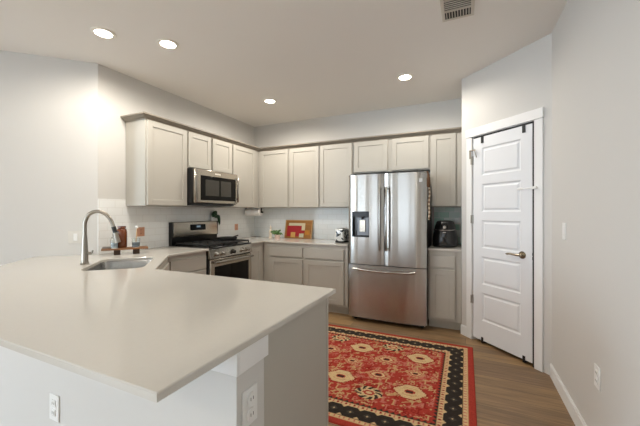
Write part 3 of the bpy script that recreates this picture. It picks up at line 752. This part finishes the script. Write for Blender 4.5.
def toaster_mat():
    m = mat('toaster_print', '#D9DAD8', .2); nt = m.node_tree; b = nt.nodes['Principled BSDF']
    tc = nt.nodes.new('ShaderNodeTexCoord'); n = nt.nodes.new('ShaderNodeTexNoise'); n.inputs['Scale'].default_value = 22; n.inputs['Detail'].default_value = 1
    cr = nt.nodes.new('ShaderNodeValToRGB'); cr.color_ramp.interpolation = 'CONSTANT'
    cr.color_ramp.elements[0].color = (*lin('#26282A'), 1); cr.color_ramp.elements[1].color = (*lin('#D9DAD8'), 1); cr.color_ramp.elements[1].position = .43
    nt.links.new(tc.outputs['Object'], n.inputs['Vector']); nt.links.new(n.outputs['Fac'], cr.inputs[0]); nt.links.new(cr.outputs[0], b.inputs['Base Color']); return m
t = thing('toaster', 'small white toaster with black print beside the refrigerator', 'toaster', (-1.525, 4.03, CT1), -4)
def rbox(m, x0, y0, z0, x1, y1, z1, b): return m.box(x0, y0, z0, x1, y1, z1, b, 4)
rbox(MB(), -.064, -.10, .018, .064, .13, .188, .028).build('shell', toaster_mat(), t)
MB().box(-.060, -.095, .0, .060, .125, .022, .006).build('base', M_blackmat, t)
MB().box(-.045, -.07, .186, -.015, .10, .190).box(.015, -.07, .186, .045, .10, .190).build('slots', M_slot, t)
MB().box(-.012, -.122, .10, .012, -.099, .118, .003).build('lever', M_blackmat, t)

# air fryer
t = thing('air_fryer', 'glossy black air fryer with silver trim on the short worktop', 'air fryer', (-.222, 4.075, CT1))
def superlathe(m, prof, n=36, e=2.8):
    tb = bmesh.new(); rings = []
    for r, z in prof:
        ring = []
        for k in range(n):
            a = 2*PI*k/n; c, s = math.cos(a), math.sin(a)
            f = (abs(c)**e + abs(s)**e)**(-1/e); ring.append(tb.verts.new((r*f*c, r*f*s*1.12, z)))
        rings.append(ring)
    for a, b in zip(rings, rings[1:]):
        for k in range(n): tb.faces.new((a[k], a[(k+1) % n], b[(k+1) % n], b[k]))
    tb.faces.new(rings[0]); tb.faces.new(rings[-1]); return m._merge(tb)
superlathe(MB(), [(.122, 0), (.136, .008), (.141, .05), (.137, .12), (.125, .19), (.112, .245), (.100, .285), (.088, .302), (.06, .31), (.02, .312)]).build('body', M_blkplast, t)
m = MB().tube(bez([(-.118, -.10, .205), (-.07, -.128, .20), (0, -.138, .198), (.07, -.128, .20), (.118, -.10, .205)], 6), .006, 8)
m.build('trim_band', M_handle, t, 'silver trim band')
MB().box(-.035, -.135, .215, .035, -.11, .265, .006).build('control_panel', M_blkglass, t)
MB().lathe([(.019, 0), (.017, .014), (0, .015)], seg=20, M=Matrix.Translation((0, -.128, .232)) @ Matrix.Rotation(R(78), 4, 'X')).build('dial', M_handle, t, 'silver dial')
m = MB().box(-.019, -.215, .075, .019, -.155, .175, .009, 2).box(-.014, -.17, .12, .014, -.13, .16, .003)
m.build('basket_handle', M_blkplast, t)
MB().box(-.02, -.216, .172, .02, -.13, .182, .003).build('release_cover', M_handle, t)
# ------------------------------------------------------------------ ceiling fittings
LP = [(-2.654, 1.586), (-2.324, 1.922), (-2.312, 3.464), (-0.588, 3.453)]
LL = ['recessed ceiling light leftmost over the sink corner', 'recessed ceiling light second from the left over the peninsula', 'recessed ceiling light in front of the corner upper cabinets', 'recessed ceiling light in front of the refrigerator']
def downlight(x, y, lab, power, group):
    t = thing('ceiling_light', lab, 'light', (x, y, HC), 0, group)
    MB().lathe([(.088, 0), (.088, -.004), (.07, -.009), (.062, -.006), (.062, 0)], seg=36, cap=False).build('trim_ring', M_lampwhite, t)
    MB().lathe([(0, -.0045), (.062, -.0045), (.062, -.001), (0, -.001)], seg=36, cap=False).build('lens', M_lampglow, t)
    l = bpy.data.lights.new('lamp', 'SPOT'); l.energy = power; l.spot_size = R(177); l.spot_blend = 0.5; l.shadow_soft_size = 0.06; l.color = (1.0, 0.93, 0.83)
    o = bpy.data.objects.new('lamp', l); COL.objects.link(o); o.parent = t; o.location = (0, 0, -.03)
for (x, y), lab, pw in zip(LP, LL, (.7, .9, 1.15, .8)): downlight(x, y, lab, LAMP_POWER*pw, 'recessed ceiling lights')
# added fill downlights, unseen behind the camera, built like the kitchen fittings
for k, (x, y) in enumerate(((-0.9, -2.0), (-2.9, -2.0), (-0.9, -4.6), (-2.9, -4.6), (-4.7, -3.2))):
    downlight(x, y, 'added fill downlight in the unseen living area behind the camera', FILL_POWER, 'added fill lights of the living area')

# supply register
t = thing('ceiling_vent', 'white metal supply vent in the ceiling near the pantry', 'vent', (-.051, 2.385, HC))
VW, VL = .108, .185
m = MB().box(-VW, -VL, -.006, -VW+.022, VL, 0, .002).box(VW-.022, -VL, -.006, VW, VL, 0, .002).box(-VW+.02, -VL, -.006, VW-.02, -VL+.022, 0, .002).box(-VW+.02, VL-.022, -.006, VW-.02, VL, 0, .002)
m.box(-VW+.02, .066, -.006, VW-.02, .074, -.001).box(-VW+.02, -.074, -.006, VW-.02, -.066, -.001)
m.build('frame', mat('vent_white', '#C9C3B8', .5), t)
MB().box(-VW+.02, -VL+.02, -.0012, VW-.02, VL-.02, -.0004).build('duct', M_slot, t, 'dark duct behind the slats')
M_slat = mat('slat_white', '#BDB7AC', .5)
for k in range(9):
    x = -.074+k*.0185
    MB(Matrix.Translation((x, 0, 0)) @ Matrix.Rotation(0, 4, 'Y')).box(-.003, .075, -.006, .003, VL-.022, -.0015).build('slat', M_slat, t)
    MB(Matrix.Translation((x, 0, 0))).box(-.003, -VL+.022, -.006, .003, -.075, -.0015).build('slat', M_slat, t)
for k in range(6):
    y = -.055+k*.022
    MB().box(-VW+.022, y-.0035, -.006, VW-.022, y+.0035, -.0015).build('slat', M_slat, t)

# ------------------------------------------------------------------ rug
def rug():
    x0, x1, y0, y1 = -2.07, .066, 1.832, 3.415
    st = .005; nx = int((x1-x0)/st)+1; ny = int((y1-y0)/st)+1
    xs = np.linspace(x0, x1, nx); ys = np.linspace(y0, y1, ny); X, Y = np.meshgrid(xs, ys)
    red = np.array(lin('#A23B30')); cream = np.array(lin('#CDB084')); dark = np.array(lin('#322C28')); pink = np.array(lin('#B96C5C')); tan = np.array(lin('#BC996C')); deep = np.array(lin('#8C2620')); grn = np.array(lin('#464039'))
    C = np.empty((ny, nx, 3)); C[:] = red
    dx = np.minimum(X-x0, x1-X); dy = np.minimum(Y-y0, y1-Y); d = np.minimum(dx, dy)
    along = np.where(dy < dx, X-x0, Y-y0)
    rng = np.random.default_rng(3)
    def put(mask, c): C[mask] = c
    # field motifs: small dots, bars and hooks
    for k in range(1900):
        cx, cy = rng.uniform(x0+.24, x1-.24), rng.uniform(y0+.24, y1-.24); c = (pink, tan, pink, tan, deep)[rng.integers(5)]; r = rng.uniform(.005, .0095)
        i0, i1 = int((cx-.06-x0)/st), int((cx+.06-x0)/st)+1; j0, j1 = int((cy-.06-y0)/st), int((cy+.06-y0)/st)+1
        sx = slice(max(i0, 0), i1); sy = slice(max(j0, 0), j1); u = X[sy, sx]-cx; v = Y[sy, sx]-cy; S = C[sy, sx]; kind = rng.integers(6)
        if kind < 3: mk = abs(u)+abs(v) < r*1.25
        elif kind == 3: mk = (abs(u) < .005) & (abs(v) < .035) | (abs(v-.03) < .005) & (abs(u) < .018) | (abs(v+.03) < .005) & (abs(u-.008) < .016)
        elif kind == 4: mk = (abs(v-.6*u) < .005) & (abs(u) < .035) | (abs(np.hypot(u-.03, v-.018)-.012) < .004)
        else: mk = abs(np.hypot(u, v)-.014) < .004
        S[mk] = c
    def med(cx, cy, w, h, kind):
        u = (X-cx)/w; v = (Y-cy)/h
        # stepped lozenge
        q = np.floor(abs(u)*9)/9 + np.floor(abs(v)*7)/7*0.75
        rr = np.maximum(q, abs(v)*1.05)
        ang = np.arctan2(v, u)
        if kind == 'cream':
            put(rr < 1.06, deep); put(rr < .95, cream); put((rr < .55) & (rr > .46), tan); put(rr < .26, red); put(rr < .13, dark)
        elif kind == 'tan':
            put(rr < .98, pink); put((rr < .9) & (np.sin(ang*14) > -.2), tan); put(rr < .6, red); put((rr < .5), cream); put(rr < .3, red); put(rr < .15, dark)
        else:
            put(rr < 1.0, cream); put((rr < 1.0) & (np.sin(ang*9+rr*8) > -.15), dark); put(rr < .55, cream); put(rr < .36, red); put(rr < .16, cream)
    for i in range(-1, 7):
        cx = -.37-.27*i
        if cx > x1-.28 or cx < x0+.28: continue
        if i % 2 == 0:
            for cy in (2.955, 2.375): med(cx, cy, .115, .10, 'cream')
            med(cx, 2.66, .075, .065, 'tan')
        else:
            for cy in (3.09, 2.24): med(cx, cy, .10, .085, 'dark')
            for cy in (2.81, 2.52): med(cx, cy, .10, .085, 'tan')
    # borders
    saw = abs(((along/.04) % 1)-.5)*2
    put((d < .262) & (d > .225), red); put((d < .235+.022*saw) & (d > .1), dark)
    put(d < .235, tan); put((d < .228) & (d > .2), cream)
    put((d < .226) & (d > .204) & (((along/.03) % 1) < .28), pink); put((d < .222) & (d > .208) & (((along/.06) % 1) < .2), deep)
    put(d < .196, dark); 
    s2 = ((along/.115) % 1); tri = abs(s2-.5)*2
    put((d > .086) & (d < .196) & ((.196-d) < .022*(1-tri*2.6)), cream); put((d > .086) & (d < .196) & ((d-.086) < .022*(1-tri*2.6)), cream)
    lo = abs(d-.141)/.05+abs(((along/.115+.5) % 1)-.5)*2/.95
    put((lo < .5) & (d < .196) & (d > .086), grn); put((lo < .13) & (d < .196) & (d > .086), cream)
    put(d < .088, dark); put(d < .083, tan); put((d < .08) & (d > .054), cream); put((d < .076) & (d > .058) & (((along/.034) % 1) < .3), pink)
    put(d < .05, deep); put(d < .046, red)
    C *= rng.uniform(.78, 1.12, (ny, nx, 1))
    Z = np.full(X.shape, .009) + .0008*rng.random(X.shape); Z[d < 1e-6] = .0008
    n = nx*ny; me = bpy.data.meshes.new('area_rug')
    idx = np.arange(n).reshape(ny, nx)
    quads = np.stack([idx[:-1, :-1], idx[:-1, 1:], idx[1:, 1:], idx[1:, :-1]], -1).reshape(-1, 4)
    me.vertices.add(n); me.vertices.foreach_set('co', np.stack([X, Y, Z], -1).ravel())
    me.loops.add(quads.size); me.loops.foreach_set('vertex_index', quads.ravel())
    me.polygons.add(len(quads)); me.polygons.foreach_set('loop_start', np.arange(0, quads.size, 4)); me.polygons.foreach_set('loop_total', np.full(len(quads), 4))
    me.update(); me.validate()
    ca = me.color_attributes.new('weave', 'FLOAT_COLOR', 'POINT'); ca.data.foreach_set('color', np.concatenate([C, np.ones((ny, nx, 1))], -1).astype(np.float32).ravel())
    m = mat('woven_wool', '#B5392F', .95, spec=.1); nt = m.node_tree; at = nt.nodes.new('ShaderNodeAttribute'); at.attribute_name = 'weave'
    nt.links.new(at.outputs['Color'], nt.nodes['Principled BSDF'].inputs['Base Color']); me.materials.append(m)
    o = bpy.data.objects.new('area_rug', me); COL.objects.link(o)
    tag(o, 'red oriental area rug with dark patterned border on the wood floor', 'rug')
rug()
